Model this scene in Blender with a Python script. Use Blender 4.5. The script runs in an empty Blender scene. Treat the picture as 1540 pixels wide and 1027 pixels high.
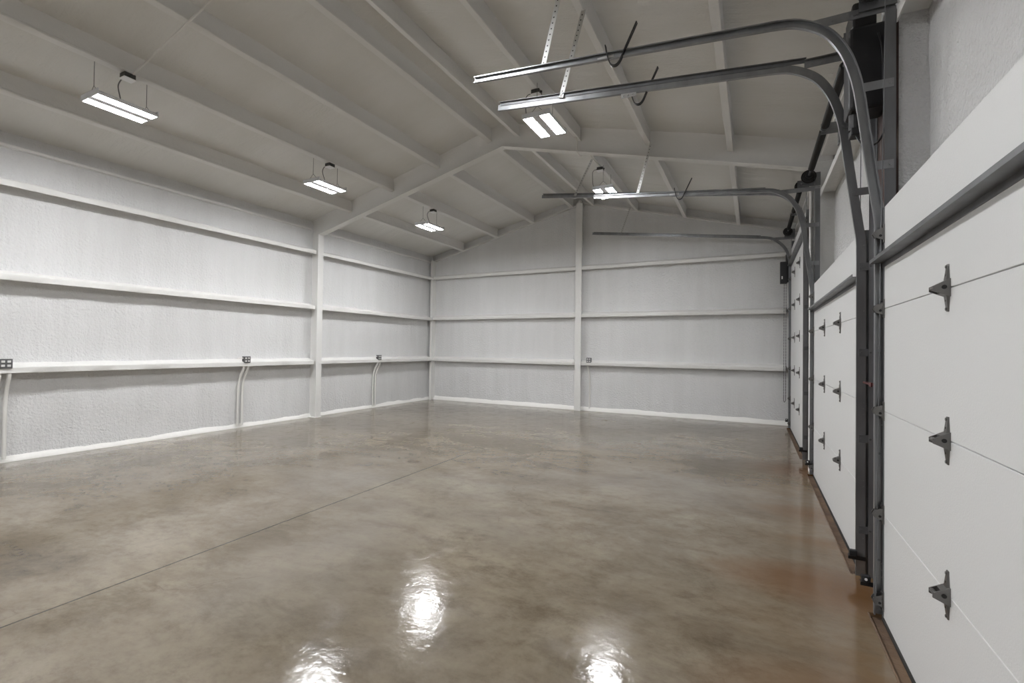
import bpy, bmesh, math, random
from mathutils import Vector, Matrix, noise
random.seed(7)
S = bpy.context.scene
C = S.collection

# ---------------------------------------------------------------- camera
H = 1.55
yaw, pit, rol, FPX = 0.4708, 0.0138, 0.0129, 710.99
fw = Vector((-math.sin(yaw)*math.cos(pit), math.cos(yaw)*math.cos(pit), math.sin(pit)))
r0 = Vector((math.cos(yaw), math.sin(yaw), 0)); u0 = r0.cross(fw)
rv = r0*math.cos(rol)+u0*math.sin(rol); uv = -r0*math.sin(rol)+u0*math.cos(rol)
cd = bpy.data.cameras.new('camera'); cam = bpy.data.objects.new('camera', cd); C.objects.link(cam)
M = Matrix((rv, uv, -fw)).transposed().to_4x4(); M.translation = Vector((0, 0, H))
cam.matrix_world = M
cd.sensor_fit = 'HORIZONTAL'; cd.sensor_width = 36; cd.lens = FPX*36/1540
cd.clip_start = 0.02; cd.clip_end = 100
S.camera = cam

# ---------------------------------------------------------------- world, exposure
w = bpy.data.worlds.new('world'); S.world = w; w.use_nodes = True
w.node_tree.nodes['Background'].inputs[0].default_value = (0.55, 0.6, 0.7, 1)
w.node_tree.nodes['Background'].inputs[1].default_value = 0.03
S.view_settings.view_transform = 'Standard'; S.view_settings.look = 'None'
S.view_settings.gamma = 1; S.view_settings.use_curve_mapping = False
S.view_settings.exposure = 0.80
LAMP = 95.0          # radiance of the LED lenses

# ---------------------------------------------------------------- dimensions (metres)
XW = -8.56      # foam face, left wall
XB = -8.52      # toe of the base strip, left
YB = 11.44      # toe of the base strip, back
YW = 11.50      # foam face, back wall
XR = 0.92       # foam face, right wall
XD = 0.69       # inner face of the overhead doors
Y0 = -8.0       # wall behind the camera
XC = -3.87      # ridge
YF = 7.13       # near edge of the frame flange
SEC = 0.6034    # door section height
def zp(x): return 5.228-0.254*abs(x-XC)      # underside of the purlins
def zd(x): return zp(x)+0.215                 # roof deck foam face

# ---------------------------------------------------------------- materials
def mat(name, col, rough=0.6, metal=0.0, bump=None, emit=None, vary=None):
    m = bpy.data.materials.new(name); m.use_nodes = True
    nt = m.node_tree; N = nt.nodes; L = nt.links
    b = N['Principled BSDF']
    b.inputs['Base Color'].default_value = (*col, 1); b.inputs['Roughness'].default_value = rough
    b.inputs['Metallic'].default_value = metal
    if emit:
        b.inputs['Emission Color'].default_value = (*emit[0], 1); b.inputs['Emission Strength'].default_value = emit[1]
    g = N.new('ShaderNodeNewGeometry')
    if vary:      # (scale vector, amount, dark colour)
        mp = N.new('ShaderNodeMapping'); mp.inputs['Scale'].default_value = vary[0]
        L.new(g.outputs['Position'], mp.inputs[0])
        n = N.new('ShaderNodeTexNoise'); n.inputs['Scale'].default_value = 1; n.inputs['Detail'].default_value = 5
        L.new(mp.outputs[0], n.inputs['Vector'])
        cr = N.new('ShaderNodeValToRGB'); cr.color_ramp.elements[0].position = vary[3] if len(vary) > 3 else .35
        cr.color_ramp.elements[1].position = vary[4] if len(vary) > 4 else .65
        cr.color_ramp.elements[0].color = (*vary[2], 1); cr.color_ramp.elements[1].color = (*col, 1)
        L.new(n.outputs['Fac'], cr.inputs[0])
        mx = N.new('ShaderNodeMixRGB'); mx.inputs[0].default_value = vary[1]
        mx.inputs[1].default_value = (*col, 1); L.new(cr.outputs[0], mx.inputs[2]); L.new(mx.outputs[0], b.inputs['Base Color'])
    if bump:      # list of (scale vector, strength, distance)
        prev = None
        for sc, st, di in bump:
            mp = N.new('ShaderNodeMapping'); mp.inputs['Scale'].default_value = sc
            L.new(g.outputs['Position'], mp.inputs[0])
            n = N.new('ShaderNodeTexNoise'); n.inputs['Scale'].default_value = 1; n.inputs['Detail'].default_value = 4
            n.inputs['Roughness'].default_value = .55
            L.new(mp.outputs[0], n.inputs['Vector'])
            bp = N.new('ShaderNodeBump'); bp.inputs['Strength'].default_value = st; bp.inputs['Distance'].default_value = di
            L.new(n.outputs['Fac'], bp.inputs['Height'])
            if prev: L.new(prev.outputs[0], bp.inputs['Normal'])
            prev = bp
        L.new(prev.outputs[0], b.inputs['Normal'])
    return m

WHITE = (0.73, 0.73, 0.73)
M_foam_l = mat('foam_left', WHITE, .75, bump=[((1.5, 5, .7), .5, .06), ((30, 30, 30), .9, .02)], vary=((1, 4, .5), .5, (.655, .655, .65)))
M_foam_b = mat('foam_back', WHITE, .75, bump=[((5, 1.5, .7), .5, .06), ((30, 30, 30), .9, .02)], vary=((4, 1, .5), .5, (.655, .655, .65)))
M_foam_r = mat('foam_right', WHITE, .7, bump=[((1, 3, 3), .4, .05), ((40, 40, 40), .9, .03)])
M_deck = mat('foam_ceiling', (0.745, 0.74, 0.72), .85, bump=[((1, 5, 1), .5, .05), ((30, 30, 30), .4, .014)], vary=((.6, 1.6, 1), .6, (.68, .67, .635)))
M_beam = mat('beam_white', (0.76, 0.755, 0.735), .65, bump=[((14, 14, 14), .3, .02), ((60, 60, 60), .2, .005)])
M_purl = mat('purlin_white', (0.77, 0.765, 0.75), .7, bump=[((14, 14, 14), .3, .02), ((60, 60, 60), .2, .005)])
M_base = mat('base_white', (0.88, 0.87, 0.84), .6, bump=[((10, 10, 10), .3, .02)])
M_galv = mat('galvanized', (0.33, 0.34, 0.35), .34, .75, bump=[((6, 6, 2), .1, .01)], vary=((9, 9, 3), .6, (.2, .2, .21)))
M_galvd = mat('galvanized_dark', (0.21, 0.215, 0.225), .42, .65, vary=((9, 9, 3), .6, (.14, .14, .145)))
M_zinc = mat('zinc_bright', (0.55, 0.55, 0.55), .35, .7)
M_hinge = mat('hinge_steel', (0.20, 0.195, 0.19), .35, .85)
M_black = mat('black_steel', (0.018, 0.017, 0.017), .45, .2)
M_blackp = mat('black_plastic', (0.02, 0.02, 0.022), .5)
M_red = mat('red_oxide', (0.06, 0.035, 0.03), .7, vary=((14, 14, 3), .6, (.35, .32, .27), .3, .42))
M_redtag = mat('red_tag', (0.07, 0.008, 0.008), .5)
M_rubber = mat('rubber', (0.03, 0.028, 0.026), .8)
M_pvc = mat('painted_conduit', (0.74, 0.73, 0.70), .5, bump=[((30, 30, 30), .3, .01)])
M_outlet = mat('outlet_plate', (0.16, 0.16, 0.165), .4, .6)
M_recep = mat('receptacle', (0.7, 0.7, 0.69), .45)
M_lens = mat('led_lens', (1, 1, 1), .5, emit=((0.98, 0.985, 1.0), LAMP))
M_fix = mat('fixture_white', (0.72, 0.73, 0.76), .45)
M_wire = mat('wire', (0.22, 0.22, 0.22), .5, .6)
M_boxg = mat('junction_grey', (0.10, 0.10, 0.10), .45, .6)
M_cover = mat('junction_cover', (0.88, 0.88, 0.88), .4)
M_rustc = mat('threshold_concrete', (0.10, 0.062, 0.04), .8, bump=[((20, 20, 20), .5, .02)], vary=((5, 5, 5), .9, (.2, .13, .08)))

def door_mat():
    m = mat('door_panel', (0.72, 0.725, 0.72), .42, bump=[((120, 120, 120), .25, .004), ((260, 260, 260), .2, .002)])
    return m
M_door = door_mat()

def perf_mat():
    m = mat('perforated_steel', (0.62, 0.62, 0.61), .4, .5)
    nt = m.node_tree; N = nt.nodes; L = nt.links; b = N['Principled BSDF']
    tc = N.new('ShaderNodeTexCoord'); sp = N.new('ShaderNodeSeparateXYZ'); L.new(tc.outputs['Object'], sp.inputs[0])
    def mth(op, a, bb):
        n = N.new('ShaderNodeMath'); n.operation = op
        for i, v in enumerate((a, bb)):
            if isinstance(v, (int, float)): n.inputs[i].default_value = v
            elif v is not None: L.new(v, n.inputs[i])
        return n.outputs[0]
    z = mth('SUBTRACT', mth('MODULO', mth('ADD', sp.outputs['Z'], 10.0), .045), .0225)
    x = mth('SUBTRACT', sp.outputs['X'], .018)
    y = mth('SUBTRACT', sp.outputs['Y'], .018)
    xx = mth('MINIMUM', mth('MULTIPLY', x, x), mth('MULTIPLY', y, y))
    d = mth('ADD', mth('MULTIPLY', z, z), xx)
    f = mth('LESS_THAN', d, .006**2)
    mx = N.new('ShaderNodeMixRGB'); mx.inputs[1].default_value = (.62, .62, .61, 1); mx.inputs[2].default_value = (.03, .03, .03, 1)
    L.new(f, mx.inputs[0]); L.new(mx.outputs[0], b.inputs['Base Color'])
    return m
M_perf = perf_mat()

def floor_mat():
    m = bpy.data.materials.new('polished_concrete'); m.use_nodes = True
    nt = m.node_tree; N = nt.nodes; L = nt.links; b = N['Principled BSDF']
    g = N.new('ShaderNodeNewGeometry'); P = g.outputs['Position']
    def nz(sc, det=6, rough=.6, dist=0, off=(0, 0, 0)):
        mp = N.new('ShaderNodeMapping'); mp.inputs['Scale'].default_value = sc; mp.inputs['Location'].default_value = off
        L.new(P, mp.inputs[0]); n = N.new('ShaderNodeTexNoise'); n.inputs['Scale'].default_value = 1
        n.inputs['Detail'].default_value = det; n.inputs['Roughness'].default_value = rough; n.inputs['Distortion'].default_value = dist
        L.new(mp.outputs[0], n.inputs['Vector']); return n.outputs['Fac']
    def ramp(v, stops):
        cr = N.new('ShaderNodeValToRGB'); e = cr.color_ramp.elements
        while len(e) < len(stops): e.new(.5)
        for i, (p_, c) in enumerate(stops): e[i].position = p_; e[i].color = (*c, 1)
        L.new(v, cr.inputs[0]); return cr.outputs[0]
    def mth(op, a, bb, cl=False):
        n = N.new('ShaderNodeMath'); n.operation = op; n.use_clamp = cl
        for i, v in enumerate((a, bb)):
            if isinstance(v, (int, float)): n.inputs[i].default_value = v
            else: L.new(v, n.inputs[i])
        return n.outputs[0]
    def mix(f, a, bb, mode='MIX'):
        n = N.new('ShaderNodeMixRGB'); n.blend_type = mode
        for i, v in ((0, f), (1, a), (2, bb)):
            if isinstance(v, (int, float)): n.inputs[i].default_value = v
            elif isinstance(v, tuple): n.inputs[i].default_value = (*v, 1)
            else: L.new(v, n.inputs[i])
        return n.outputs[0]
    c1 = ramp(nz((.55, .8, 1), 9, .68, .3), [(.30, (.098, .077, .053)), (.46, (.172, .142, .102)), (.58, (.228, .194, .146)), (.74, (.295, .258, .204))])
    c2 = ramp(nz((2.2, 3.2, 1), 8, .75, .25), [(.34, (.70, .68, .65)), (.5, (1, 1, 1)), (.7, (1.06, 1.06, 1.06))])
    col = mix(1.0, c1, c2, 'MULTIPLY')
    c3 = ramp(nz((10, 14, 1), 7, .75), [(.36, (.86, .85, .84)), (.5, (1, 1, 1)), (.66, (1.05, 1.05, 1.05))])
    col = mix(1.0, col, c3, 'MULTIPLY')
    # grey worn band along the middle
    col = mix(mth('MULTIPLY', ramp(nz((.3, .4, 1), 3, .5, 0, (3, 7, 0)), [(.45, (0, 0, 0)), (.65, (1, 1, 1))]), .5), col, (.235, .215, .185))
    # dark blotches
    dk = ramp(nz((1.6, 2.4, 1), 6, .65, .5, (11, 2, 0)), [(.6, (0, 0, 0)), (.72, (1, 1, 1))])
    col = mix(mth('MULTIPLY', dk, .55), col, (.125, .105, .082))
    # rust and brown wash spreading from the door side
    sp = N.new('ShaderNodeSeparateXYZ'); L.new(P, sp.inputs[0])
    X = sp.outputs['X']; Y = sp.outputs['Y']
    near = mth('MULTIPLY', mth('ADD', X, .75), .80, True)            # 0 at X=-.75 -> 1 near .5
    n2 = nz((1.2, 3.0, 1), 5, .6, .8, (5, 5, 0))
    f = mth('MULTIPLY', mth('MULTIPLY', near, near), mth('MULTIPLY', mth('ADD', n2, -.15), 2.0, True), True)
    col = mix(mth('MULTIPLY', f, .65), col, (.165, .098, .044))
    for yc, wd, rr, a in ((3.75, .42, 1.1, .95), (5.35, .3, .75, .65), (7.2, .45, .85, .95), (4.6, .15, .5, .5), (11.1, .4, .9, .7), (2.4, .5, 1.0, .75)):
        dy = mth('DIVIDE', mth('SUBTRACT', Y, yc), wd); dx = mth('DIVIDE', mth('SUBTRACT', X, .65), rr)
        d = mth('ADD', mth('MULTIPLY', dx, dx), mth('MULTIPLY', dy, dy))
        q = mth('SUBTRACT', mth('ADD', 1.25, mth('MULTIPLY', n2, -.6)), d, True)
        col = mix(mth('MULTIPLY', q, a*.9), col, (.15, .070, .024))
    # control joint, very slightly oblique
    jx = mth('ADD', mth('MULTIPLY', Y, -.02), -3.60)
    jd = mth('ABSOLUTE', mth('SUBTRACT', X, jx), 0)
    jl = mth("LESS_THAN", jd, .0075)
    col = mix(mth("MULTIPLY", jl, .9), col, (.05, .04, .03))
    # hairline cracks
    vo = N.new('ShaderNodeTexVoronoi'); vo.feature = 'DISTANCE_TO_EDGE'; vo.inputs['Scale'].default_value = .38
    mp = N.new('ShaderNodeMapping'); L.new(P, mp.inputs[0])
    nn = N.new('ShaderNodeTexNoise'); nn.inputs['Scale'].default_value = 1.8; nn.inputs['Detail'].default_value = 5; L.new(P, nn.inputs['Vector'])
    vm = N.new('ShaderNodeVectorMath'); vm.operation = 'MULTIPLY_ADD'; L.new(nn.outputs['Color'], vm.inputs[0]); vm.inputs[1].default_value = (.7, .7, .7)
    L.new(P, vm.inputs[2]); L.new(vm.outputs[0], vo.inputs['Vector'])
    ck = mth('LESS_THAN', vo.outputs['Distance'], .0016)
    ckm = mth('MULTIPLY', ck, mth('GREATER_THAN', nz((.5, .5, 1), 2, .5, 0, (2, 9, 0)), .5))
    col = mix(mth('MULTIPLY', ckm, .3), col, (.09, .07, .055))
    # scattered dark specks
    v2 = N.new('ShaderNodeTexVoronoi'); v2.inputs['Scale'].default_value = 1.3; L.new(P, v2.inputs['Vector'])
    col = mix(mth('MULTIPLY', mth('LESS_THAN', v2.outputs['Distance'], .016), .7), col, (.05, .04, .03))
    # filled patch on the joint
    dx = mth('DIVIDE', mth('ADD', X, 4.05), .13); dy = mth('DIVIDE', mth('SUBTRACT', Y, 5.1), .10)
    pt = mth('SUBTRACT', 1.1, mth('ADD', mth('MULTIPLY', dx, dx), mth('MULTIPLY', dy, dy)), True)
    col = mix(mth('MULTIPLY', pt, .65), col, (.10, .07, .048))
    L.new(col, b.inputs['Base Color'])
    rr = ramp(nz((4, 4, 1), 5, .65, .5, (1, 2, 0)), [(.34, (.09,)*3), (.5, (.135,)*3), (.66, (.23,)*3)])
    L.new(rr, b.inputs['Roughness'])
    b.inputs['IOR'].default_value = 1.45
    bp = N.new('ShaderNodeBump'); bp.inputs['Strength'].default_value = .10; bp.inputs['Distance'].default_value = .02
    hh = mth('ADD', nz((9, 9, 1), 2, .5), mth('MULTIPLY', nz((40, 40, 1), 1, .5), .22))
    L.new(hh, bp.inputs['Height'])
    b2 = N.new('ShaderNodeBump'); b2.inputs['Strength'].default_value = .8; b2.inputs['Distance'].default_value = .004
    L.new(mth('MULTIPLY', jl, -1.0), b2.inputs['Height']); L.new(bp.outputs[0], b2.inputs['Normal'])
    L.new(b2.outputs[0], b.inputs['Normal'])
    return m
M_floor = floor_mat()

# ---------------------------------------------------------------- helpers
def link(name, bm, m, parent=None, smooth=False, loc=None):
    bmesh.ops.recalc_face_normals(bm, faces=bm.faces)
    me = bpy.data.meshes.new(name); bm.to_mesh(me); bm.free()
    me.materials.append(m)
    if smooth:
        for p in me.polygons: p.use_smooth = True
        me.set_sharp_from_angle(angle=math.radians(35))
    o = bpy.data.objects.new(name, me); C.objects.link(o)
    if parent: o.parent = parent
    if loc: o.location = loc
    return o
def empty(name, loc, label=None, cat=None, group=None, kind=None):
    o = bpy.data.objects.new(name, None); C.objects.link(o); o.location = loc; o.empty_display_size = .1
    tag(o, label, cat, group, kind); return o
def tag(o, label=None, cat=None, group=None, kind=None):
    if label: o['label'] = label
    if cat: o['category'] = cat
    if group: o['group'] = group
    if kind: o['kind'] = kind
    return o
def B(): return bmesh.new()
def box(bm, a, b, bev=0.0):
    x0, y0, z0 = a; x1, y1, z1 = b
    t = bmesh.new()
    v = [t.verts.new(p) for p in ((x0,y0,z0),(x1,y0,z0),(x1,y1,z0),(x0,y1,z0),(x0,y0,z1),(x1,y0,z1),(x1,y1,z1),(x0,y1,z1))]
    for f in ((0,3,2,1),(4,5,6,7),(0,1,5,4),(1,2,6,5),(2,3,7,6),(3,0,4,7)): t.faces.new([v[i] for i in f])
    if bev: bmesh.ops.bevel(t, geom=t.edges[:], offset=bev, segments=2, profile=.5, affect='EDGES')
    merge(bm, t)
def merge(bm, t):
    me = bpy.data.meshes.new('tmp'); t.to_mesh(me); t.free(); bm.from_mesh(me); bpy.data.meshes.remove(me)
def cyl(bm, p, q, r, n=14, r2=None):
    p, q = Vector(p), Vector(q); d = q-p
    t = bmesh.new()
    bmesh.ops.create_cone(t, cap_ends=True, segments=n, radius1=r, radius2=r if r2 is None else r2, depth=d.length)
    mt = d.to_track_quat('Z', 'Y').to_matrix().to_4x4(); mt.translation = (p+q)/2
    bmesh.ops.transform(t, matrix=mt, verts=t.verts); merge(bm, t)
def sweep(bm, rings):
    """join a list of equal length closed rings of points into a capped solid"""
    vs = [[bm.verts.new(p) for p in rg] for rg in rings]
    n = len(vs[0])
    for i in range(len(vs)-1):
        for j in range(n):
            bm.faces.new((vs[i][j], vs[i][(j+1) % n], vs[i+1][(j+1) % n], vs[i+1][j]))
    bm.faces.new(vs[0][::-1]); bm.faces.new(vs[-1])
def tube(bm, pts, r, n=10):
    pts = [Vector(p) for p in pts]; rings = []
    up = None
    for i, p in enumerate(pts):
        d = (pts[min(i+1, len(pts)-1)]-pts[max(i-1, 0)]).normalized()
        if up is None: up = Vector((0, 0, 1)) if abs(d.z) < .9 else Vector((0, 1, 0))
        s = d.cross(up).normalized(); up = s.cross(d).normalized()
        rings.append([p+s*math.cos(2*math.pi*k/n)*r+up*math.sin(2*math.pi*k/n)*r for k in range(n)])
    sweep(bm, rings)
def bez(pts, n=8):
    """Catmull-Rom through the points"""
    P = [Vector(p) for p in pts]; out = []
    for i in range(len(P)-1):
        a = P[max(i-1, 0)]; b = P[i]; c = P[i+1]; d = P[min(i+2, len(P)-1)]
        for k in range(n):
            t = k/n
            out.append(.5*((2*b)+(c-a)*t+(2*a-5*b+4*c-d)*t*t+(3*b-a-3*c+d)*t**3))
    out.append(P[-1]); return out
def nz(x, y, z, f=1.0): return noise.noise(Vector((x*f, y*f, z*f)))

# ---------------------------------------------------------------- floor
bm = B()
box(bm, (-9.0, Y0-.2, -.15), (.625, 11.8, 0))
DOORS = [(0.46, 3.495, 4), (4.08, 7.06, 4), (8.03, 11.08, 6)]
edges = [Y0-.2] + [e for d in DOORS for e in (d[0]-.02, d[1]+.02)] + [11.8]
for i in range(0, len(edges), 2):
    box(bm, (.625, edges[i], -.15), (1.1, edges[i+1], 0))
tag(link('floor', bm, M_floor), kind='structure')
for i, (a, b_, n) in enumerate(DOORS):
    bm = B(); box(bm, (.625, a-.02, -.16), (.95, b_+.02, -.022))
    box(bm, (.618, a-.01, -.05), (.627, b_+.01, .002))
    tag(link('trim_%d' % (i+1), bm, M_rustc), kind='structure')

# ---------------------------------------------------------------- walls (lumpy sprayed foam)
def foam_wall(name, quads, m, thick, axis, back):
    """quads: list of (u0,u1,f_top) ; the wall is a height grid along u with a noisy face"""
    bm = B()
    for (u0, u1, z0, ztop) in quads:
        nu = max(2, int(abs(u1-u0)/.09)); nzv = 44
        grid = []
        for i in range(nu+1):
            u = u0+(u1-u0)*i/nu; zt = ztop(u); row = []
            for j in range(nzv+1):
                z = z0+(zt-z0)*j/nzv
                d = .016*nz(u, z, thick, 2.3)+.008*nz(u, z, thick, 7)+.010*nz(u*5, z*.4, 3, 1)
                if axis == 'x': row.append(bm.verts.new((thick+d, u, z)))
                else: row.append(bm.verts.new((u, thick+d, z)))
            grid.append(row)
        for i in range(nu):
            for j in range(nzv):
                bm.faces.new((grid[i][j], grid[i+1][j], grid[i+1][j+1], grid[i][j+1]))
        # back face and rim so the wall is a solid slab
        def bv(v):
            return bm.verts.new((back, v.co.y, v.co.z) if axis == 'x' else (v.co.x, back, v.co.z))
        rim = [grid[i][0] for i in range(nu+1)]+[grid[nu][j] for j in range(1, nzv+1)]+[grid[i][nzv] for i in range(nu-1, -1, -1)]+[grid[0][j] for j in range(nzv-1, 0, -1)]
        rb = [bv(v) for v in rim]
        for k in range(len(rim)):
            bm.faces.new((rim[k], rim[(k+1) % len(rim)], rb[(k+1) % len(rb)], rb[k]))
        bm.faces.new(rb)
    o = link(name, bm, m, smooth=True); tag(o, kind='structure'); return o
foam_wall('wall_left', [(Y0, 11.7, -.02, lambda y: zd(XW)+.05)], M_foam_l, XW, 'x', XW-.2)
foam_wall('wall_back', [(-8.8, XC, -.02, lambda x: zd(x)+.04), (XC, 1.1, -.02, lambda x: zd(x)+.04)], M_foam_b, YW, 'y', YW+.2)
top = lambda y: zd(XR)+.05
foam_wall('wall_right', [(Y0, DOORS[0][0]-.03, -.02, top), (DOORS[0][0]-.03, DOORS[0][1]+.03, 2.38, top), (DOORS[0][1]+.03, DOORS[1][0]-.03, -.02, top),
                         (DOORS[1][0]-.03, DOORS[1][1]+.03, 2.38, top), (DOORS[1][1]+.03, DOORS[2][0]-.03, -.02, top),
                         (DOORS[2][0]-.03, DOORS[2][1]+.03, 3.58, top), (DOORS[2][1]+.03, 11.7, -.02, top)], M_foam_r, XR, 'x', XR+.2)
bm = B(); box(bm, (-9, Y0-.2, -.1), (1.2, Y0, 5.6)); tag(link('wall_front', bm, M_foam_b), kind='structure')

# ---------------------------------------------------------------- ceiling deck
bm = B()
ny = 150
for side in (-1, 1):
    xs = [XC, XC-4.95] if side < 0 else [XC, XC+5.0]
    nx = 44; grid = []
    for i in range(nx+1):
        x = xs[0]+(xs[1]-xs[0])*i/nx; row = []
        for j in range(ny+1):
            y = Y0-.1+(11.75-Y0+.1)*j/ny
            row.append(bm.verts.new((x, y, zd(x)+.012*nz(x, y, 9, 1.6)+.006*nz(x, y, 4, 6))))
        grid.append(row)
    for i in range(nx):
        for j in range(ny): bm.faces.new((grid[i][j], grid[i+1][j], grid[i+1][j+1], grid[i][j+1]))
bmesh.ops.remove_doubles(bm, verts=bm.verts, dist=.0001)
o = link('ceiling', bm, M_deck, smooth=True); tag(o, kind='structure')
md = o.modifiers.new('thickness', 'SOLIDIFY'); md.thickness = .08; md.offset = -1
# deck normals may point either way: thickness goes upward
zup = sum(p.normal.z for p in o.data.polygons)
md.offset = 1 if zup > 0 else -1

# ---------------------------------------------------------------- base strips
def strip_left():
    bm = B(); rings = []
    n = 180
    for i in range(n+1):
        y = Y0+(11.5-Y0)*i/n; h = .115+.02*nz(1, y, 0, 1.7)+.008*nz(1, y, 5, 9); w_ = .006*nz(4, y, 0, 3)
        rings.append([(XW-.05, y, 0), (XB+w_, y, 0), (XB+w_-.004, y, .028), (XB-.055+w_, y, h*.8), (XW-.05, y, h+.03)])
    sweep(bm, rings); return bm
tag(link('baseboard_left', strip_left(), M_base, smooth=True), kind='structure')
def strip_back():
    bm = B(); rings = []
    n = 110
    for i in range(n+1):
        x = -8.6+(.9+8.6)*i/n; h = .115+.02*nz(x, 1, 0, 1.7)+.008*nz(x, 1, 5, 9); w_ = .005*nz(x, 4, 0, 3)
        rings.append([(x, YW+.05, 0), (x, YB+w_, 0), (x, YB+w_+.004, .028), (x, YB+.05+w_, h*.8), (x, YW+.05, h+.03)])
    sweep(bm, rings); return bm
tag(link('baseboard_back', strip_back(), M_base, smooth=True), kind='structure')

# ---------------------------------------------------------------- rafter frame and columns
def zr(x): return 5.03-0.245*abs(x-XC)
root = empty('roof_rafter', (XC, YF+.07, zr(XC)), 'white steel rafter crossing the whole ceiling, sloping down both ways from the ridge', 'beam')
def rel(o, root):
    o.parent = root; o.matrix_parent_inverse = Matrix.Translation(-root.location); return o
for sgn, nm in ((-1, 'left'), (1, 'right')):
    x1 = -8.33 if sgn < 0 else .665
    bm = B()
    sweep(bm, [[(x, YF, zr(x)), (x, YF+.145, zr(x)), (x, YF+.145, zr(x)+.014), (x, YF, zr(x)+.014)] for x in (XC, x1)])
    rel(link('flange', bm, M_beam), root)
    bm = B(); rings = []
    xe = -8.6 if sgn < 0 else .9
    for i in range(61):
        x = XC+(xe-XC)*i/60; a = .012+.006*nz(x, 0, 2, 4); b_ = .012+.006*nz(x, 3, 2, 4)
        y = YF+.072; z0 = zr(x)+.013
        rings.append([(x, y-a, z0), (x, y+b_, z0), (x, y+b_+.01, zd(x)-.05), (x, y+b_+.05, zd(x)+.01), (x, y-a-.05, zd(x)+.01), (x, y-a-.01, zd(x)-.05)])
    sweep(bm, rings); rel(link('web', bm, M_purl, smooth=True), root)

def column(name, loc, label, flange, web, extra=None):
    r = empty(name, loc, label, 'column')
    bm = B(); box(bm, *flange, .003); rel(link('flange', bm, M_beam), r)
    bm = B(); box(bm, *web, .01); rel(link('web', bm, M_beam), r)
    if extra:
        bm = B(); box(bm, *extra, .004); rel(link('base_plate', bm, M_beam), r)
    return r
column('steel_column', (-8.47, 7.2, 0), 'white steel column on the left wall holding up the rafter', ((-8.345, YF, 0), (-8.33, YF+.145, 3.96)),
       ((-8.62, YF+.045, 0), (-8.346, YF+.10, 4.0)), ((-8.55, YF-.02, 0), (-8.32, YF+.16, .014)))
column('steel_column', (.78, 7.2, 0), 'white steel column on the right wall between the middle and far overhead doors', ((.653, YF, 0), (.668, YF+.145, 3.95)),
       ((.669, YF+.045, 0), (.93, YF+.10, 4.0)))
column('steel_column', (-3.91, 11.4, 0), 'tall white steel post in the middle of the back wall reaching up to the ridge', ((-3.995, 11.325, 0), (-3.83, 11.34, 5.22)),
       ((-3.945, 11.341, 0), (-3.88, 11.55, 5.3)))
column('steel_column', (-8.45, 11.36, 0), 'slim white steel corner post where the left and back walls meet', ((-8.47, 11.30, 0), (-8.395, 11.312, 4.07)),
       ((-8.455, 11.313, 0), (-8.41, 11.56, 4.1)))

# ---------------------------------------------------------------- girts
def girt(name, label, wall, u0, u1, z0, group):
    """foam coated Z girt: level underside, short face, sloping foam on top"""
    bm = B(); rings = []
    n = max(6, int(abs(u1-u0)/.07))
    for i in range(n+1):
        u = u0+(u1-u0)*i/n
        k = z0*3
        s1 = .010*nz(u, k, 0, 2.5)+.005*nz(u, k, 1, 9); s2 = .018*nz(u, k, 5, 2)+.008*nz(u, k, 6, 8)
        D = .26
        pr = [(-.03, z0+.045), (.06, z0+.050+s1), (D-.022, z0+.050), (D-.020, z0+.002), (D-.004, z0), (D, z0+.004), (D+s1*.5, z0+.072+s1*.5), (D-.02+s1, z0+.085+s1), (D*.55, z0+.098+s2*.6), (.03, z0+.125+s2), (-.03, z0+.14)]
        if wall == 'left': rings.append([(XW+a*.73, u, b) for a, b in pr])
        elif wall == 'back': rings.append([(u, YW-a*.565, b) for a, b in pr])
        else: rings.append([(XR-a*.62, u, b) for a, b in pr])
    sweep(bm, rings)
    o = link(name, bm, M_beam, smooth=True); tag(o, label, 'beam', group); return o
LV = [(1.148, 'lowest'), (2.326, 'middle'), (3.513, 'highest')]
for z, nm in LV:
    girt('wall_girt', f'{nm} foam-coated wall girt on the left wall, long near stretch before the column', 'left', Y0+.05, 7.115, z, 'girts on the left wall')
    girt('wall_girt', f'{nm} foam-coated wall girt on the left wall, short stretch between column and back corner', 'left', 7.255, 11.30, z, 'girts on the left wall')
LB = [(1.14, 'lowest'), (2.345, 'middle'), (3.54, 'highest')]
for z, nm in LB:
    girt('wall_girt', f'{nm} white wall girt on the back wall, left of the middle post', 'back', -8.40, -3.975, z, 'girts on the back wall')
    girt('wall_girt', f'{nm} white wall girt on the back wall, right of the middle post', 'back', -3.85, .62, z, 'girts on the back wall')
girt('wall_girt', 'white wall girt above the nearest overhead door', 'right', DOORS[0][0]-.1, 3.60, 3.545, 'girts above the overhead doors')
girt('wall_girt', 'white wall girt above the middle overhead door', 'right', 4.02, YF-.01, 3.53, 'girts above the overhead doors')

# eave struts
def eave(label, wall, y0, y1):
    bm = B(); rings = []
    for i in range(81):
        y = y0+(y1-y0)*i/80; s = .004*nz(2, y, 1, 4)
        if wall == 'left':
            pr = [(XW-.03, 4.035), (-8.50+s, 4.045), (-8.495+s, 4.075), (-8.50+s, 4.082), (-8.57, 4.086), (-8.60, 4.12), (XW-.03, 4.13)]
        else:
            pr = [(XR+.03, 4.035), (.77+s, 4.045), (.765+s, 4.075), (.77+s, 4.082), (.85, 4.086), (.88, 4.12), (XR+.03, 4.13)]
        rings.append([(a, y, b) for a, b in pr])
    sweep(bm, rings)
    tag(link('eave_strut', bm, M_purl, smooth=True), label, 'beam', 'eave struts along the wall tops')
eave('thin white eave strut along the top of the left wall, near stretch before the column', 'left', Y0, 7.11)
eave('thin white eave strut along the top of the left wall, far stretch behind the column', 'left', 7.26, 11.5)
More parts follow.
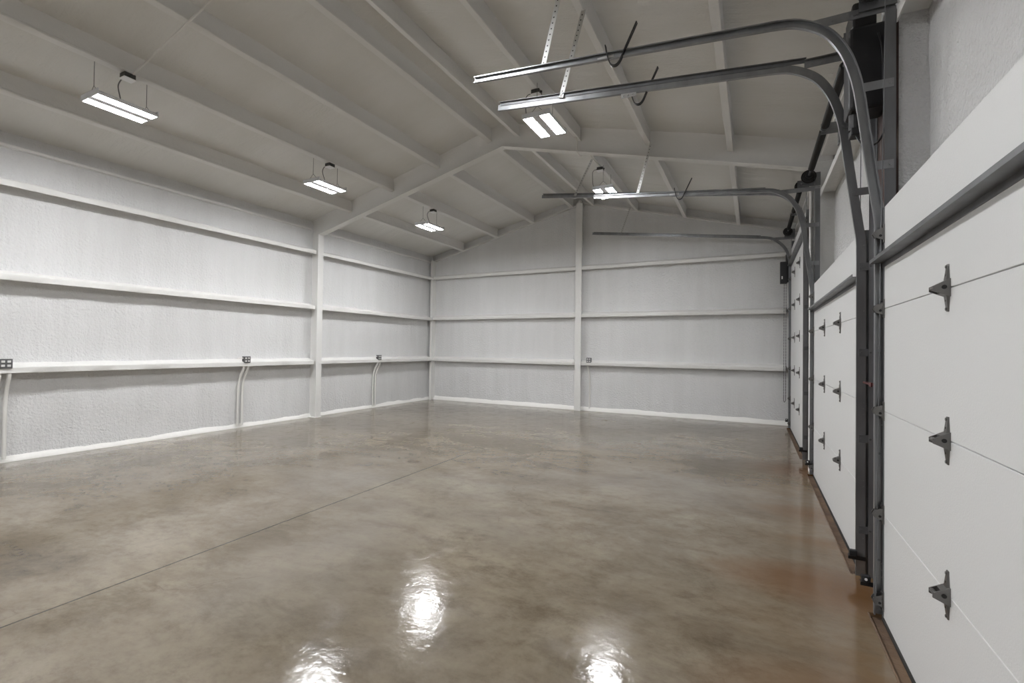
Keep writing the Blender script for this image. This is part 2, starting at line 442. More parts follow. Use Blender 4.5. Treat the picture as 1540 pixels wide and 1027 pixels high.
eave('thin white eave strut along the top of the right wall, near stretch above the doors', 'right', Y0, 7.11)
eave('thin white eave strut along the top of the right wall, far stretch behind the rafter', 'right', 7.26, 11.5)
# sloping rake angles at the head of the back wall
for sgn, nm in ((-1, 'left'), (1, 'right')):
    x1 = -8.6 if sgn < 0 else .9
    bm = B()
    sweep(bm, [[(x, 11.42, zp(x)+.002), (x, 11.505, zp(x)+.002), (x, 11.505, zp(x)+.05), (x, 11.43, zp(x)+.045)] for x in (XC, x1)])
    tag(link('rake_angle', bm, M_purl), f'sloping white rake angle along the top of the back wall, {nm} of the middle post', 'beam', 'rake angles on the back wall')

# ---------------------------------------------------------------- purlins
ords = ['lowest', 'second lowest', 'second highest', 'highest']
def purlin(x, y0, y1, label, group):
    bm = B(); rings = []
    n = int((y1-y0)/.10); z = zp(x); t = zd(x)+.01; sl = -.254 if x > XC else .254
    for i in range(n+1):
        y = y0+(y1-y0)*i/n
        a = .004*nz(x, y, 0, 3)+.003*nz(x, y, 1, 9); b_ = .004*nz(x, y, 4, 3)+.003*nz(x, y, 7, 9); h = .004*nz(x, y, 8, 4)
        f1 = .03*nz(x, y, 12, 1.5); f2 = .03*nz(x, y, 15, 1.5)
        pr = [(-.034, h), (.034, h), (.040+a, .006+h), (.040+a, .024), (.030+a, .034), (.028+a, .11), (.030+a, .185), (.05+f1, .235), (-.05-f2, .235), (-.030-b_, .185), (-.028-b_, .11), (-.030-b_, .034), (-.040-b_, .024), (-.040-b_, .006+h)]
        rings.append([(x+u, y, z+v+sl*u) for u, v in pr])
    sweep(bm, rings); tag(link('roof_purlin', bm, M_purl, smooth=True), label, 'beam', group)
PX = [(-7.45, 0), (-6.335, 1), (-5.24, 2), (-4.14, 3)]
for x, k in PX:
    xr = 2*XC-x
    purlin(x, Y0+.02, YF+.05, f'{ords[k]} roof purlin on the left slope, long near stretch in front of the rafter', 'roof purlins in the near bay')
    purlin(xr, Y0+.02, YF+.05, f'{ords[k]} roof purlin on the right slope, long near stretch in front of the rafter', 'roof purlins in the near bay')
    purlin(x, YF+.095, 11.44, f'{ords[k]} roof purlin on the left slope, short far stretch between rafter and back wall', 'roof purlins in the far bay')
    purlin(xr, YF+.095, 11.44, f'{ords[k]} roof purlin on the right slope, short far stretch between rafter and back wall', 'roof purlins in the far bay')

# ---------------------------------------------------------------- hanging LED lights
def make_light():
    r = empty('hanging_light', (0, 0, 0))
    L_, W_ = .60, .37
    # housing: two reflectors joined by a narrow spine
    bm = B()
    for s in (-1, 1):
        sweep(bm, [[(s*.035, y, .0), (s*.178, y, .0), (s*.186, y, .012), (s*.15, y, .042), (s*.06, y, .048), (s*.03, y, .03)] for y in (-.285, .285)])
    box(bm, (-.050, -.285, -.0105), (.050, .285, .05), .002)
    for s in (-1, 1): box(bm, (min(s*.171, s*.180), -.285, -.0115), (max(s*.171, s*.180), .285, .012), .001)
    link('housing', bm, M_fix, r)
    for s in (-1, 1):
        bm = B(); box(bm, (min(s*.052, s*.170), -.28, -.010), (max(s*.052, s*.170), .28, .004), .003); link('led_lens', bm, M_lens, r)
    for s in (-1, 1):
        bm = B(); box(bm, (-.188, s*.286-.0055, -.0115), (.188, s*.286+.008, .052), .003); link('end_cap', bm, M_fix, r)
    for s in (-1, 1):
        bm = B()
        for q in (-1, 1): tube(bm, [(q*.09, s*.25, .05), (0, s*.25, .135)], .0028, 6)
        tube(bm, [(0, s*.25, .135), (0, s*.25, .42)], .003, 6)
        link('suspension_cable', bm, M_wire, r)
    return r
def make_box():
    r = empty('junction_box', (0, 0, 0))
    bm = B(); box(bm, (-.055, -.055, 0), (.055, .055, .055), .004)
    for s in (-1, 1): cyl(bm, (s*.055, 0, .03), (s*.075, 0, .03), .014, 8)
    link('box', bm, M_boxg, r)
    bm = B(); box(bm, (-.060, -.060, -.008), (.060, .060, 0), .001); link('cover_plate', bm, M_cover, r)
    return r
def copy_tree(o, parent=None):
    c = o.copy(); C.objects.link(c)
    if parent: c.parent = parent
    for ch in list(o.children): copy_tree(ch, c)
    return c
plight = make_light(); pbox = make_box()
LIGHTS = []
for y, nl in ((2.72, 'nearest'), (5.60, 'middle'), (8.48, 'farthest')):
    LIGHTS.append((-6.40, y, 4.21, f'glowing two-panel hanging light under the left roof slope, {nl} of the three'))
LIGHTS.append((-2.37, 5.50, 4.385, 'glowing two-panel hanging light under the right roof slope, just in front of the rafter'))
LIGHTS.append((-2.37, 8.38, 4.385, 'glowing two-panel hanging light under the right roof slope, behind the rafter near the back post'))
LIGHTS.append((-2.37, 2.62, 4.385, 'hanging light under the right roof slope above the camera'))
LIGHTS.append((-6.40, -.16, 4.21, 'hanging light under the left roof slope beside the camera'))
LIGHTS.append((-2.37, -.26, 4.385, 'hanging light under the right roof slope behind the camera'))
LIGHTS.append((-6.40, -3.04, 4.21, 'hanging light under the left roof slope well behind the camera'))
LIGHTS.append((-2.37, -3.14, 4.385, 'hanging light under the right roof slope well behind the camera'))
lamps = [plight]+[copy_tree(plight) for _ in LIGHTS[1:]]
BOXL = ['left roof slope, nearest the camera', 'left roof slope, middle of three', 'left roof slope, farthest of three', 'right roof slope, in front of the rafter', 'right roof slope, behind the rafter',
        'right roof slope above the camera', 'left roof slope beside the camera', 'right roof slope behind the camera', 'left roof slope far behind the camera', 'right roof slope far behind the camera']
for i, (x, y, z, lb) in enumerate(LIGHTS):
    o = lamps[i]
    o.location = (x, y, z); tag(o, lb, 'light', 'hanging lights')
    xb = -6.335 if x < -4 else -2.505
    bl = 'small junction box above the light on the '+BOXL[i]
    b_ = pbox if i == 0 else copy_tree(pbox)
    b_.location = (xb, y+.03, zp(xb)-.058); tag(b_, bl, 'junction box', 'junction boxes above the lights')
    # flexible cord from the box down to the fixture
    bm = B(); s = -1 if x < -4 else 1
    pts = bez([(xb-.07 if True else 0, y+.03, zp(xb)-.03), (xb-.12, y+.02, zp(xb)-.04), (xb-.14, y, zp(xb)-.12), (x-.02 if abs(x-(xb-.14)) < .1 else xb-.10, y, z+.12), (x, y, z+.045)], 6)
    tube(bm, pts, .006, 8); co = link('power_cord', bm, M_wire, smooth=True)
    co.parent = o; co.matrix_parent_inverse = Matrix.Translation(-Vector((x, y, z)))

# conduit following the left slope under the purlins
bm = B(); yc = 2.77
tube(bm, [(-6.26, yc, zp(-6.26)-.028), (XC-.15, yc, zp(XC-.15)-.02), (XC, yc, zp(XC)-.035), (XC+.15, yc, zp(XC+.15)-.02), (-2.58, yc-.1, zp(-2.58)-.028)], .011, 8)
tag(link('conduit', bm, M_pvc, smooth=True), 'thin grey conduit running up the left ceiling slope from the nearest junction box', 'conduit')
bm = B()
tube(bm, bez([(-2.50, 7.0, zp(-2.5)-.015), (-2.50, YF-.03, zp(-2.5)-.03), (-2.50, YF-.03, zr(-2.5)+.01), (-2.50, YF+.02, zr(-2.5)-.018), (-2.50, YF+.16, zr(-2.5)-.018), (-2.50, YF+.19, zr(-2.5)+.08), (-2.5, YF+.4, zp(-2.5)-.015), (-2.5, 8.3, zp(-2.5)-.015)], 6), .011, 8)
tag(link('conduit', bm, M_pvc, smooth=True), 'thin conduit bending under the rafter on the right slope towards the far junction box', 'conduit')

# ---------------------------------------------------------------- outlets with conduits below
def outlet(wall, u, label, cl, npipe=2, dy=.065, kink=-.03):
    """u = centre along the wall; (px) maps local (along, out, z) to the room"""
    if wall == 'left': T = lambda a, o_, z: (-8.37+o_, u+a, z)
    else: T = lambda a, o_, z: (u+a, 11.353-o_, z)
    def bx(bm, a, b, bev=0):
        p, q = T(*a), T(*b)
        box(bm, tuple(min(m, n) for m, n in zip(p, q)), tuple(max(m, n) for m, n in zip(p, q)), bev)
    r = empty('electrical_outlet', T(0, 0, 1.205), label, 'outlet', 'outlets on the lowest girts')
    bm = B(); bx(bm, (-.058, -.055, 1.212), (.058, .012, 1.330), .004); rel(link('box', bm, M_boxg), r)
    bm = B(); bx(bm, (-.060, .012, 1.210), (.060, .016, 1.332), .001); rel(link('cover_plate', bm, M_outlet), r)
    for s in (-1, 1):
        for t in (-1, 1):
            bm = B(); bx(bm, (s*.027-.017, .015, 1.271+t*.026-.014), (s*.027+.017, .021, 1.271+t*.026+.014), .003)
            rel(link('receptacle', bm, M_recep), r)
    if wall == 'left' and u > 3:
        bm = B(); tube(bm, [T(-.058, -.02, 1.30), T(-.11, -.02, 1.30), T(-.17, -.03, 1.297)], .009, 8); rel(link('side_fitting', bm, M_pvc), r)
    r2 = empty('conduit_pair' if npipe == 2 else 'conduit', T(0, 0, 0), cl, 'conduit', 'conduits below the outlets')
    for k in range(npipe):
        a0 = (k-.5)*dy*1.3 if npipe == 2 else -.03
        bm = B()
        tube(bm, bez([T(a0, -.035, 1.152), T(a0, -.035, 1.10), T(a0+kink*.35, -.09, .98), T(a0+kink*.9, -.13, .80), T(a0+kink, -.135, .6), T(a0+kink, -.135, .3), T(a0+kink, -.13, .05)], 6), .020, 10)
        rel(link('pipe', bm, M_pvc, smooth=True), r2)
outlet('left', 2.415, 'grey four-socket outlet on the left wall girt at the left edge, nearest the camera', 'thick white conduit pair down the left wall at the left edge, nearest the camera', dy=.07, kink=.0)
outlet('left', 5.60, 'grey four-socket outlet on the left wall girt, second from the camera', 'white conduit pair down the left wall, kinked, second from the camera')
outlet('left', 9.10, 'grey four-socket outlet on the left wall girt between column and back corner', 'white conduit pair down the left wall between column and back corner')
outlet('back', -3.63, 'grey four-socket outlet on the back wall just right of the middle post', 'single white conduit down the back wall just right of the middle post', npipe=1, kink=.02)

# ---------------------------------------------------------------- overhead doors
def hinge_mesh():
    """section hinge, local origin on the door face at the seam, +X into the room (mirrored later)"""
    bm = B()
    # vertical straps, tapering to the ends, with raised rib
    for s in (-1, 1):
        sweep(bm, [[(0, -.020, s*.016), (0, .020, s*.016), (-.012, .018, s*.016), (-.012, -.018, s*.016)],
                   [(0, -.011, s*.078), (0, .011, s*.078), (-.006, .010, s*.078), (-.006, -.010, s*.078)],
                   [(0, -.010, s*.094), (0, .010, s*.094), (-.005, .008, s*.094), (-.005, -.008, s*.094)]])
        cyl(bm, (-.002, 0, s*.084), (-.010, 0, s*.084), .006, 6)
        cyl(bm, (-.002, 0, s*.050), (-.011, 0, s*.050), .004, 6)
    # protruding knuckle
    for s in (-1, 1):
        sweep(bm, [[(0, s*.024-.003, -.036), (0, s*.024-.003, .036), (-.054, s*.022-.003, .006), (-.054, s*.022-.003, -.012)],
                   [(0, s*.024+.003, -.036), (0, s*.024+.003, .036), (-.054, s*.022+.003, .006), (-.054, s*.022+.003, -.012)]])
    sweep(bm, [[(-.004, y, -.034), (-.004, y, .034), (-.030, y, .020), (-.030, y, -.022)] for y in (-.021, .021)])
    cyl(bm, (-.045, -.026, 0), (-.045, .026, 0), .009, 10)
    bmesh.ops.recalc_face_normals(bm, faces=bm.faces)
    me = bpy.data.meshes.new('section_hinge'); bm.to_mesh(me); bm.free(); me.materials.append(M_hinge); return me
HM = hinge_mesh()
def disc_mesh(name, items, m):
    bm = B()
    for p, q, r_ in items: cyl(bm, p, q, r_, 10)
    me = bpy.data.meshes.new(name); bm.to_mesh(me); bm.free(); me.materials.append(m); return me
HHOLE = disc_mesh('dark_hole_disc', [((-.020, -.029, .002), (-.020, .029, .002), .0085)], M_black)  # black discs standing in for the dark of the knuckle hole, no real pin
def rollerbracket_mesh(s):
    """end hinge with roller; s=+1 roller points to +Y"""
    bm = B(); e = 1.0 if s > 0 else .45
    box(bm, (-.008, -.026, -.056), (0, .024, .056), .002)
    for yy in (s*.016, -s*.018):
        sweep(bm, [[(-.004, y, -.038), (-.004, y, .038), (-.046*e, y, .020), (-.056*e, y, 0), (-.046*e, y, -.020)] for y in (yy-.002, yy+.002)])
    cyl(bm, (-.014, -s*.025, 0), (-.014, s*.020, 0), .0055, 8)
    if s > 0: cyl(bm, (-.040, -.022, 0), (-.040, .022, 0), .007, 8)
    for z in (-.048, .048): cyl(bm, (-.008, 0, z), (-.014, 0, z), .007, 6)
    bmesh.ops.recalc_face_normals(bm, faces=bm.faces)
    me = bpy.data.meshes.new('roller_hinge'); bm.to_mesh(me); bm.free(); me.materials.append(M_hinge)
    bm = B(); cyl(bm, (-.014, s*.0185, 0), (-.014, s*.0295, 0), .020, 16)
    m2 = bpy.data.meshes.new('roller'); bm.to_mesh(m2); bm.free(); m2.materials.append(M_zinc)
    return me, m2
RHOLE = disc_mesh('dark_hole_disc', [((-.020, -.0215, -.012), (-.020, .0215, -.012), .0075)], M_black)  # same for the roller hinge: hole darkness given by black colour
RBM = {s: rollerbracket_mesh(s) for s in (-1, 1)}
def put(name, me, loc, parent):
    o = bpy.data.objects.new(name, me); C.objects.link(o); o.parent = parent; o.location = loc; return o
door_labels = ['large white overhead door nearest the camera at the right edge', 'white overhead door in the middle of the right wall', 'tall white overhead door at the far end of the right wall']
for i, (ya, yb, n) in enumerate(DOORS):
    r = empty('door_%d' % (i+1), (XD, (ya+yb)/2, 0), kind='structure')
    r['label'] = door_labels[i]; ym = (ya+yb)/2
    for k in range(n):
        bm = B(); z0 = k*SEC+(.0 if k else -.015)
        # tongue, groove and face with two faint ribs
        g = .0014
        zt = (k+1)*SEC
        pr = [(0.004, z0+g), (0, z0+g+.0018), (0, zt-g-.0018), (.004, zt-g), (.018, zt-g), (.022, zt+.006 if k < n-1 else zt-g), (.038, zt+.006 if k < n-1 else zt-g), (.042, zt-g), (.048, zt-g), (.048, z0+g), (.044, z0+g), (.040, z0+.010), (.020, z0+.010), (.016, z0+g)]
        sweep(bm, [[(a, y, b) for a, b in pr] for y in (ya-ym, yb-ym)])
        link('door_section', bm, M_door, r)
    # end stiles
    for y in (ya, yb):
        bm = B(); s = 1 if y > ym else -1
        box(bm, (-.0025, y-ym-.03 if s > 0 else y-ym, 0), (0, y-ym if s > 0 else y-ym+.03, n*SEC-.004))
        box(bm, (-.0025, y-ym, 0), (.048, y-ym+s*.002, n*SEC-.004)); link('end_stile', bm, M_galv, r)
    bm = B(); box(bm, (-.006, ya-ym, -.022), (.05, yb-ym, .008), .004); link('bottom_seal', bm, M_rubber, r)
    # hinges at every seam
    nh = 4
    for k in range(1, n):
        for h in range(1, nh-1+0):
            pass
        for f in (.315, .655) if i != 2 else (.335, .675):
            put('dark_hole_disc', HHOLE, (0, 0, 0), put('section_hinge', HM, (0, ya+(yb-ya)*f-ym, k*SEC), r))
    for k in range(0, n+1):
        z = k*SEC if 0 < k < n else (.10 if k == 0 else n*SEC-.16)
        for s, y in ((1, yb), (-1, ya)):
            h_ = put('roller_hinge', RBM[s][0], (0, y-ym-s*.012, z), r)
            put('roller', RBM[s][1], (0, 0, 0), h_)
            put('dark_hole_disc', RHOLE, (0, 0, 0), h_)
    # U shaped stiffening strut across the top section
    zs = (n-1)*SEC+.275
    bm = B()
    pr = [(0, zs-.030), (-.003, zs-.030), (-.003, zs-.003), (-.065, zs-.003), (-.065, zs+.018), (-.062, zs+.018), (-.062, zs), (0, zs)]
    sweep(bm, [[(a, y, b) for a, b in pr] for y in (ya-ym-.012, yb-ym+.012)])
    link('stiffening_strut', bm, M_galvd, r)

# ---------------------------------------------------------------- door tracks
def path_xz(kind):
    """centre line of the track in the XZ plane"""
    if kind == 'high':
        body = [(.676, 0), (.676, 1.2), (.676, 2.30), (.672, 2.36), (.625, 2.72), (.578, 3.10)]
        c = bez([(.60, 2.93, 0), (.578, 3.10, 0), (.548, 3.26, 0), (.493, 3.42, 0), (.40, 3.56, 0), (.25, 3.655, 0), (.10, 3.685, 0)], 6)
        body += [(p.x, p.y) for p in c if p.y > 3.11]
        return body, (.10, 3.685), .0
    body = [(.676, 0), (.676, 1.2), (.676, 2.4), (.672, 3.30)]
    c = bez([(.672, 3.0, 0), (.66, 3.40, 0), (.60, 3.62, 0), (.50, 3.76, 0), (.36, 3.87, 0), (.20, 3.915, 0)], 6)
    body += [(p.x, p.y) for p in c if p.y > 3.42]
    return body, (.20, 3.915), .0
def cprofile(s):
    """C channel: first coord across the path, second along Y (open towards the door, s=-1 for a track at the far jamb)"""
    a, t, d = .027, .003, .026
    P = [(-a, 0), (a, 0), (a, d), (a-.007, d), (a-.007, d-t), (a-t, d-t), (a-t, t), (-a+t, t), (-a+t, d-t), (-a+.007, d-t), (-a+.007, d), (-a, d)]
    return [(u, v*s) for u, v in P]
def sweep_xz(bm, pts, prof, y):
    rings = []
    for i, p in enumerate(pts):
        p0 = pts[max(i-1, 0)]; p1 = pts[min(i+1, len(pts)-1)]
        d = Vector((p1[0]-p0[0], p1[1]-p0[1])).normalized(); nrm = Vector((-d.y, d.x))
        rings.append([(p[0]+nrm.x*u, y+v, p[1]+nrm.y*u) for u, v in prof])
    sweep(bm, rings)
def perf_angle(p, q, parent):
    """perforated angle between two points, local Z along its length"""
    p, q = Vector(p), Vector(q); d = q-p; L_ = d.length
    bm = B(); t = .003; w_ = .042
    pr = [(0, 0), (w_, 0), (w_, t), (t, t), (t, w_), (0, w_)]
    sweep(bm, [[(a, b, z) for a, b in pr] for z in (0, L_)])
    for z in (.03, L_-.03): cyl(bm, (.018, -.008, z), (.018, .012, z), .009, 6)
    o = link('hanger', bm, M_perf)
    z = d.normalized(); y = Vector((0, 1, 0)); x = y.cross(z).normalized(); y = z.cross(x)
    m = Matrix((x, y, z)).transposed().to_4x4(); m.translation = p
    o.parent = parent; o.matrix_parent_inverse = Matrix.Translation(-parent.location); o.matrix_basis = m
    return o
def track(label, y, s, kind, xend, zend, hang, bumper):
    """s=-1: jamb on the far side of its door (channel opens towards the camera)"""
    r = empty('door_track', (.676, y, 0), label, 'door track')
    body, (hx, hz), _ = path_xz(kind)
    nv = [p for p in body if p[1] <= 2.31] if kind == 'high' else body[:4]
    prof = cprofile(s)
    bm = B(); sweep_xz(bm, nv, prof, y); rel(link('vertical_track', bm, M_galv), r)
    rest = body[len(nv)-1:]
    # upper piece: incline, bend and the long run
    run = rest+[(hx+(xend-hx)*k/6, hz+(zend-hz)*k/6) for k in range(1, 7)]
    bm = B(); sweep_xz(bm, run, prof, y); rel(link('horizontal_track', bm, M_galv, smooth=True), r)
    # stiffening angle on the back of the long run
    so = -s
    sl = (zend-hz)/(xend-hx)
    def hzz(x): return hz+(x-hx)*sl
    x0 = .14 if s < 0 else .34; bm = B()
    sweep(bm, [[(x, y+so*a, hzz(x)+b) for a, b in ((.002, .014), (.006, .014), (.006, .040), (.028, .040), (.028, .044), (.002, .044))] for x in (x0, xend+.03)])
    rel(link('stiffening_angle', bm, M_galvd), r)
    # long wall angle behind the vertical run, with its slots
    bm = B(); zt = 3.63 if kind == 'high' else 3.80
    xa = .700 if s < 0 else .718
    sweep(bm, [[(xa, y+so*.004, z), (xa, y+so*.007, z), (.752, y+so*.007, z), (.752, y+so*.060, z), (.755, y+so*.060, z), (.755, y+so*.004, z)] for z in (0, zt)])
    rel(link('wall_angle', bm, M_galvd if s < 0 else M_galv), r)
    # head bracket from wall angle to the long run
    bm = B(); zh = hzz(.34)-(.055 if s < 0 else .028)
    sweep(bm, [[(x, y+so*a, zh+b) for a, b in ((.006, 0), (.010, 0), (.010, .052), (.034, .052), (.034, .056), (.006, .056))] for x in (.33, .752)])
    for x in (.38, .44, .55, .62, .70): cyl(bm, (x, y+so*.002, zh+.026), (x, y+so*.014, zh+.026), .008, 6)
    rel(link('head_bracket', bm, M_galv), r)
    # spacer brackets
    zz = ([.32, .95, 1.55, 2.15, 2.68, 3.17] if kind == 'high' else [.32, .95, 1.6, 2.2, 2.8, 3.35])
    for z in zz:
        # X of the track there
        xt = .676
        for a, b in zip(body[:-1], body[1:]):
            if a[1] <= z <= b[1] and b[1] > a[1]: xt = a[0]+(b[0]-a[0])*(z-a[1])/(b[1]-a[1]); break
        bm = B(); yy = y+so*.001
        box(bm, (xt-.012, min(yy, yy+so*.004), z-.026), (.745, max(yy, yy+so*.004), z+.026))
        for x in (xt, .728): cyl(bm, (x, yy-so*.006, z), (x, yy+so*.010, z), .008, 6)
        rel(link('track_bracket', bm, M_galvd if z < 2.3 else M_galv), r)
    for z in (.22, .26, .30, .62, .66, 1.12, 1.16, 1.20, 1.84, 2.30):
        bm = B(); cyl(bm, (.690, y+s*.000, z), (.690, y-so*.004, z), .0042, 8); rel(link('bolt', bm, M_zinc), r)
    for (a, b) in hang: perf_angle(a, b, r)
    if bumper:
        # springy J strap that stops the opened door
        bx_, bz_ = bumper; yb = y+s*.030
        pts = [Vector((bx_-.03, 0, bz_+.085)), Vector((bx_-.018, 0, bz_+.02)), Vector((bx_+.002, 0, bz_-.05)), Vector((bx_+.022, 0, bz_-.080)), Vector((bx_+.055, 0, bz_-.085)), Vector((bx_+.085, 0, bz_-.055)), Vector((bx_+.115, 0, bz_+.01)), Vector((bx_+.205, 0, bz_+.195))]
        pts = bez(pts, 5)
        bm = B(); sweep_xz(bm, [(p.x, p.z) for p in pts], [(-.0035, -.016), (.0035, -.016), (.0035, .016), (-.0035, .016)], yb)
        rel(link('bumper_spring', bm, M_black, smooth=True), r)
        bm = B(); box(bm, (bx_-.10, y+s*.004-.003, bz_-.018), (bx_+.03, y+s*.004+.003, bz_+.022), .001)
        for x in (-.08, -.04, 0): cyl(bm, (bx_+x, y-.010, bz_), (bx_+x, y+.010, bz_), .007, 6)
        cyl(bm, (bx_-.02, y, bz_), (bx_-.02, yb, bz_), .007, 6)
        rel(link('bumper_bracket', bm, M_zinc), r)
    return r
# hanger points: lower end on the track, upper end at a purlin
track('steel door track of the nearest overhead door, ending lowest and nearest overhead', 3.52, -1, 'high', -2.19, 3.895,
      [((-1.57, 3.53, 3.84), (-1.385, 3.53, zp(-1.385)))], (-.98, 3.775))
track('steel door track at the near side of the middle overhead door, second from the camera', 4.05, 1, 'high', -2.25, 3.915,
      [((-1.60, 4.03, 3.86), (-1.39, 4.03, zp(-1.39)+.01))], (-.93, 3.745))
track('steel door track at the far side of the middle overhead door, beside the steel column', 7.08, -1, 'high', -2.21, 3.905,
      [((-1.57, 7.09, 3.85), (-1.37, 7.09, zp(-1.37)))], (-.98, 3.785))
track('long steel door track of the far tall door, on its near side behind the column', 8.00, 1, 'tall', -3.49, 4.36,
      [((-2.86, 7.98, 4.29), (-2.55, 7.98, zp(-2.55)))], None)
track('long steel door track of the far tall door, next to the back wall', 11.11, -1, 'tall', -3.49, 4.36,
      [((-2.82, 11.12, 4.285), (-2.60, 11.12, zp(-2.6)))], None)
track('door track of the nearest overhead door, on the side beside the camera', .43, 1, 'high', -2.19, 3.895, [((-1.57, .41, 3.84), (-1.385, .41, zp(-1.385)))], None)

# ---------------------------------------------------------------- jambs between the doors (dark red steel with foam sides)
tn = 4
for (a, b_) in ((3.575, 3.995), (7.30, 7.94), (11.16, 11.42), (.0, .37)):
    bm = B(); box(bm, (.775, a, 0), (.93, b_, 3.98), .006); tag(link('trim_%d' % tn, bm, M_foam_r), kind='structure'); tn += 1
    bm = B(); box(bm, (.757, a-.012, 0), (.776, b_+.012, 3.60), .002); tag(link('trim_%d' % tn, bm, M_red), kind='structure'); tn += 1

# ---------------------------------------------------------------- torsion shafts
def shaft(label, ya, yb, z, x=.625):
    r = empty('torsion_shaft', (x, (ya+yb)/2, z), label, 'door spring shaft')
    bm = B(); cyl(bm, (x, ya-.10, z), (x, yb+.03, z), .0135, 12); rel(link('shaft', bm, M_galvd), r)
    ym = (ya+yb)/2
    for s in (-1, 1):
        y0_, y1_ = (ym+s*.06, ym+s*(yb-ya)*.39)
        bm = B(); n = 70; rings = []
        for i in range(n*2+1):
            y = y0_+(y1_-y0_)*i/(n*2); rr = .036 if i % 2 else .031
            rings.append([(x+rr*math.cos(2*math.pi*k/14), y, z+rr*math.sin(2*math.pi*k/14)) for k in range(14)])
        sweep(bm, rings); rel(link('torsion_spring', bm, M_black), r)
        bm = B(); yd = yb-.055 if s > 0 else ya+.055
        cyl(bm, (x, yd-.035, z), (x, yd+.015, z), .062, 24, .070); cyl(bm, (x, yd+.015, z), (x, yd+.030, z), .085, 24)
        cyl(bm, (x, yd-.05, z), (x, yd-.035, z), .040, 16)
        for k in range(5): cyl(bm, (x, yd-.030+k*.010, z), (x, yd-.026+k*.010, z), .073, 24)
        rel(link('cable_drum', bm, M_black), r)
        bm = B(); tube(bm, [(x+.065, yd, z), (.672, yd+s*.03, 2.0), (.655, yd+s*.035, .10)], .003, 6); rel(link('lift_cable', bm, M_galvd), r)
        ye = yb+.012 if s > 0 else ya-.012
        bm = B(); box(bm, (x-.055, ye-.002, z-.11), (.757, ye+.002, z+.06)); cyl(bm, (x, ye-.012, z), (x, ye+.012, z), .032, 16)
        rel(link('bearing_plate', bm, M_galvd), r)
    bm = B(); box(bm, (x-.03, ym-.003, z-.06), (.752, ym+.003, z+.05)); box(bm, (.740, ym-.04, z-.18), (.752, ym+.04, z+.06)); cyl(bm, (x, ym-.02, z), (x, ym+.02, z), .034, 14)
    rel(link('centre_bracket', bm, M_galv), r)
shaft('black torsion spring shaft above the nearest overhead door, its drum at the top edge', .46, 3.50, 3.745)
shaft('black torsion spring shaft with thick springs above the middle overhead door', 4.07, 7.06, 3.775)
shaft('black torsion spring shaft above the far tall overhead door', 8.02, 11.09, 3.985)

# side mounted operator between the first two doors
r = empty('door_opener', (.63, 3.80, 3.1), 'black wall-mounted door opener between the nearest and middle overhead doors', 'door opener')
bm = B(); box(bm, (.55, 3.70, 3.12), (.755, 3.92, 3.66), .02); rel(link('housing', bm, M_blackp), r)
bm = B(); box(bm, (.57, 3.72, 3.66), (.70, 3.98, 3.83), .015); cyl(bm, (.625, 3.69, 3.755), (.625, 4.0, 3.755), .035, 16); rel(link('drive_head', bm, M_black), r)
bm = B(); cyl(bm, (.60, 3.80, 3.02), (.60, 3.80, 3.13), .038, 16); box(bm, (.57, 3.76, 2.98), (.64, 3.86, 3.03), .006); rel(link('motor', bm, M_blackp), r)
bm = B(); tube(bm, bez([(.70, 3.69, 3.58), (.715, 3.66, 3.45), (.72, 3.65, 3.2), (.735, 3.66, 3.0), (.70, 3.66, 2.88), (.64, 3.68, 2.86), (.61, 3.74, 2.93), (.60, 3.80, 3.0)], 6), .006, 8); rel(link('power_cord', bm, M_blackp, smooth=True), r)
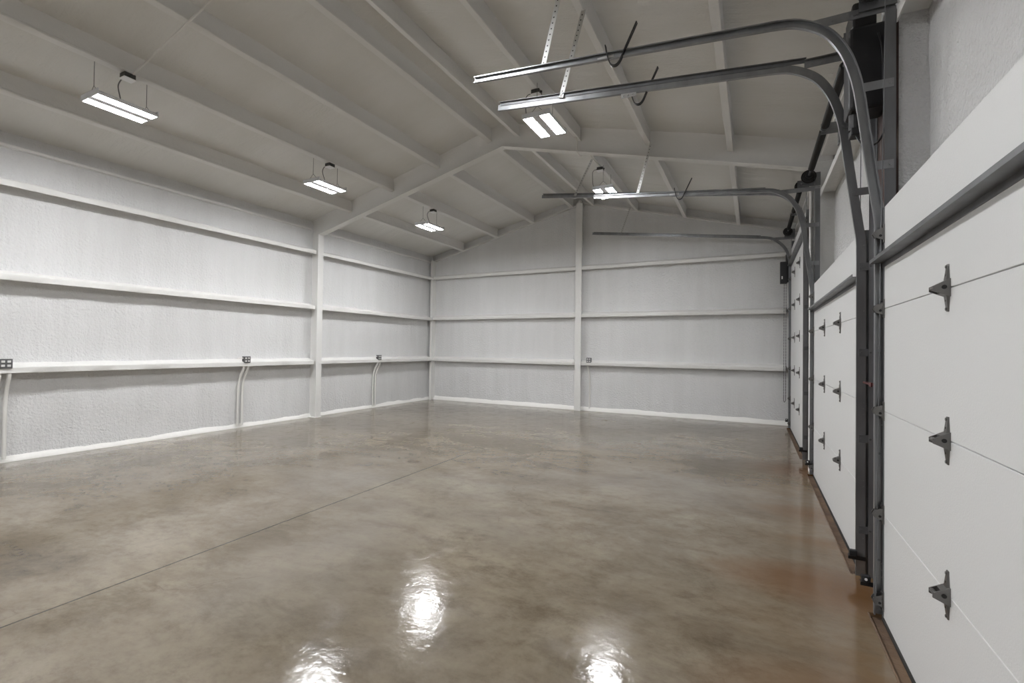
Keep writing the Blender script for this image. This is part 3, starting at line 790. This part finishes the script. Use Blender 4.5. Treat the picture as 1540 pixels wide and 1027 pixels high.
# chain hoist in the far corner
r = empty('chain_hoist', (.57, 11.2, 2.9), 'black chain hoist box on the far corner beside the tall door, chain hanging down', 'door hoist')
bm = B(); box(bm, (.50, 11.17, 2.95), (.63, 11.30, 3.40), .01); box(bm, (.60, 11.18, 2.98), (.66, 11.30, 3.55), .01); box(bm, (.62, 11.22, 3.1), (.757, 11.28, 3.3)); rel(link('housing', bm, M_blackp), r)
bm = B(); box(bm, (.525, 11.162, 3.04), (.545, 11.171, 3.10), .002); rel(link('release_lever', bm, M_cover), r)
for dx in (0, .035):
    bm = B()
    for k in range(88):
        z = 2.95-k*.030
        if z < .62 and dx == 0: break
        if z < .60: break
        if k % 2: box(bm, (.575+dx-.006, 11.228, z-.019), (.575+dx+.006, 11.234, z+.019), .002)
        else: box(bm, (.575+dx-.003, 11.225, z-.019), (.575+dx+.003, 11.237, z+.019), .002)
    rel(link('chain', bm, M_galvd), r)
bm = B(); tube(bm, bez([(.575, 11.231, .64), (.575, 11.231, .55), (.59, 11.231, .51), (.61, 11.231, .55), (.61, 11.231, .62)], 5), .006, 6); rel(link('chain_loop', bm, M_galvd), r)

# safety sensors near the floor at each jamb
def sensor(y, s, label):
    r = empty('safety_sensor', (.62, y, .12), label, 'sensor', 'safety sensors by the door tracks')
    bm = B(); box(bm, (.605, y-.016, .145), (.650, y+.020, .182), .004); rel(link('sensor_head', bm, M_blackp), r)
    bm = B(); box(bm, (.60, y-.003, .118), (.70, y+.001, .145)); box(bm, (.60, y-.02, .140), (.64, y+.02, .146)); rel(link('bracket', bm, M_black), r)
    bm = B(); cyl(bm, (.625, y-s*.020, .165), (.625, y-s*.024, .165), .008, 10); rel(link('lens', bm, M_cover), r)
sensor(3.60, 1, 'black safety sensor low on the nearest door track, by the floor')
sensor(4.02, -1, 'black safety sensor low on the near track of the middle door')
sensor(7.04, 1, 'black safety sensor low on the far track of the middle door')
sensor(7.94, -1, 'black safety sensor low on the near track of the tall far door')
sensor(11.15, 1, 'black safety sensor low in the far corner by the tall door')
# red plastic tie between the two tracks
bm = B(); box(bm, (.675, 3.60, 1.340), (.70, 3.99, 1.352), .002); box(bm, (.668, 3.70, 1.332), (.676, 3.76, 1.360), .002)
tag(link('red_tie', bm, M_redtag), 'small dark red tie strapped between the two tracks beside the nearest door', 'tie')
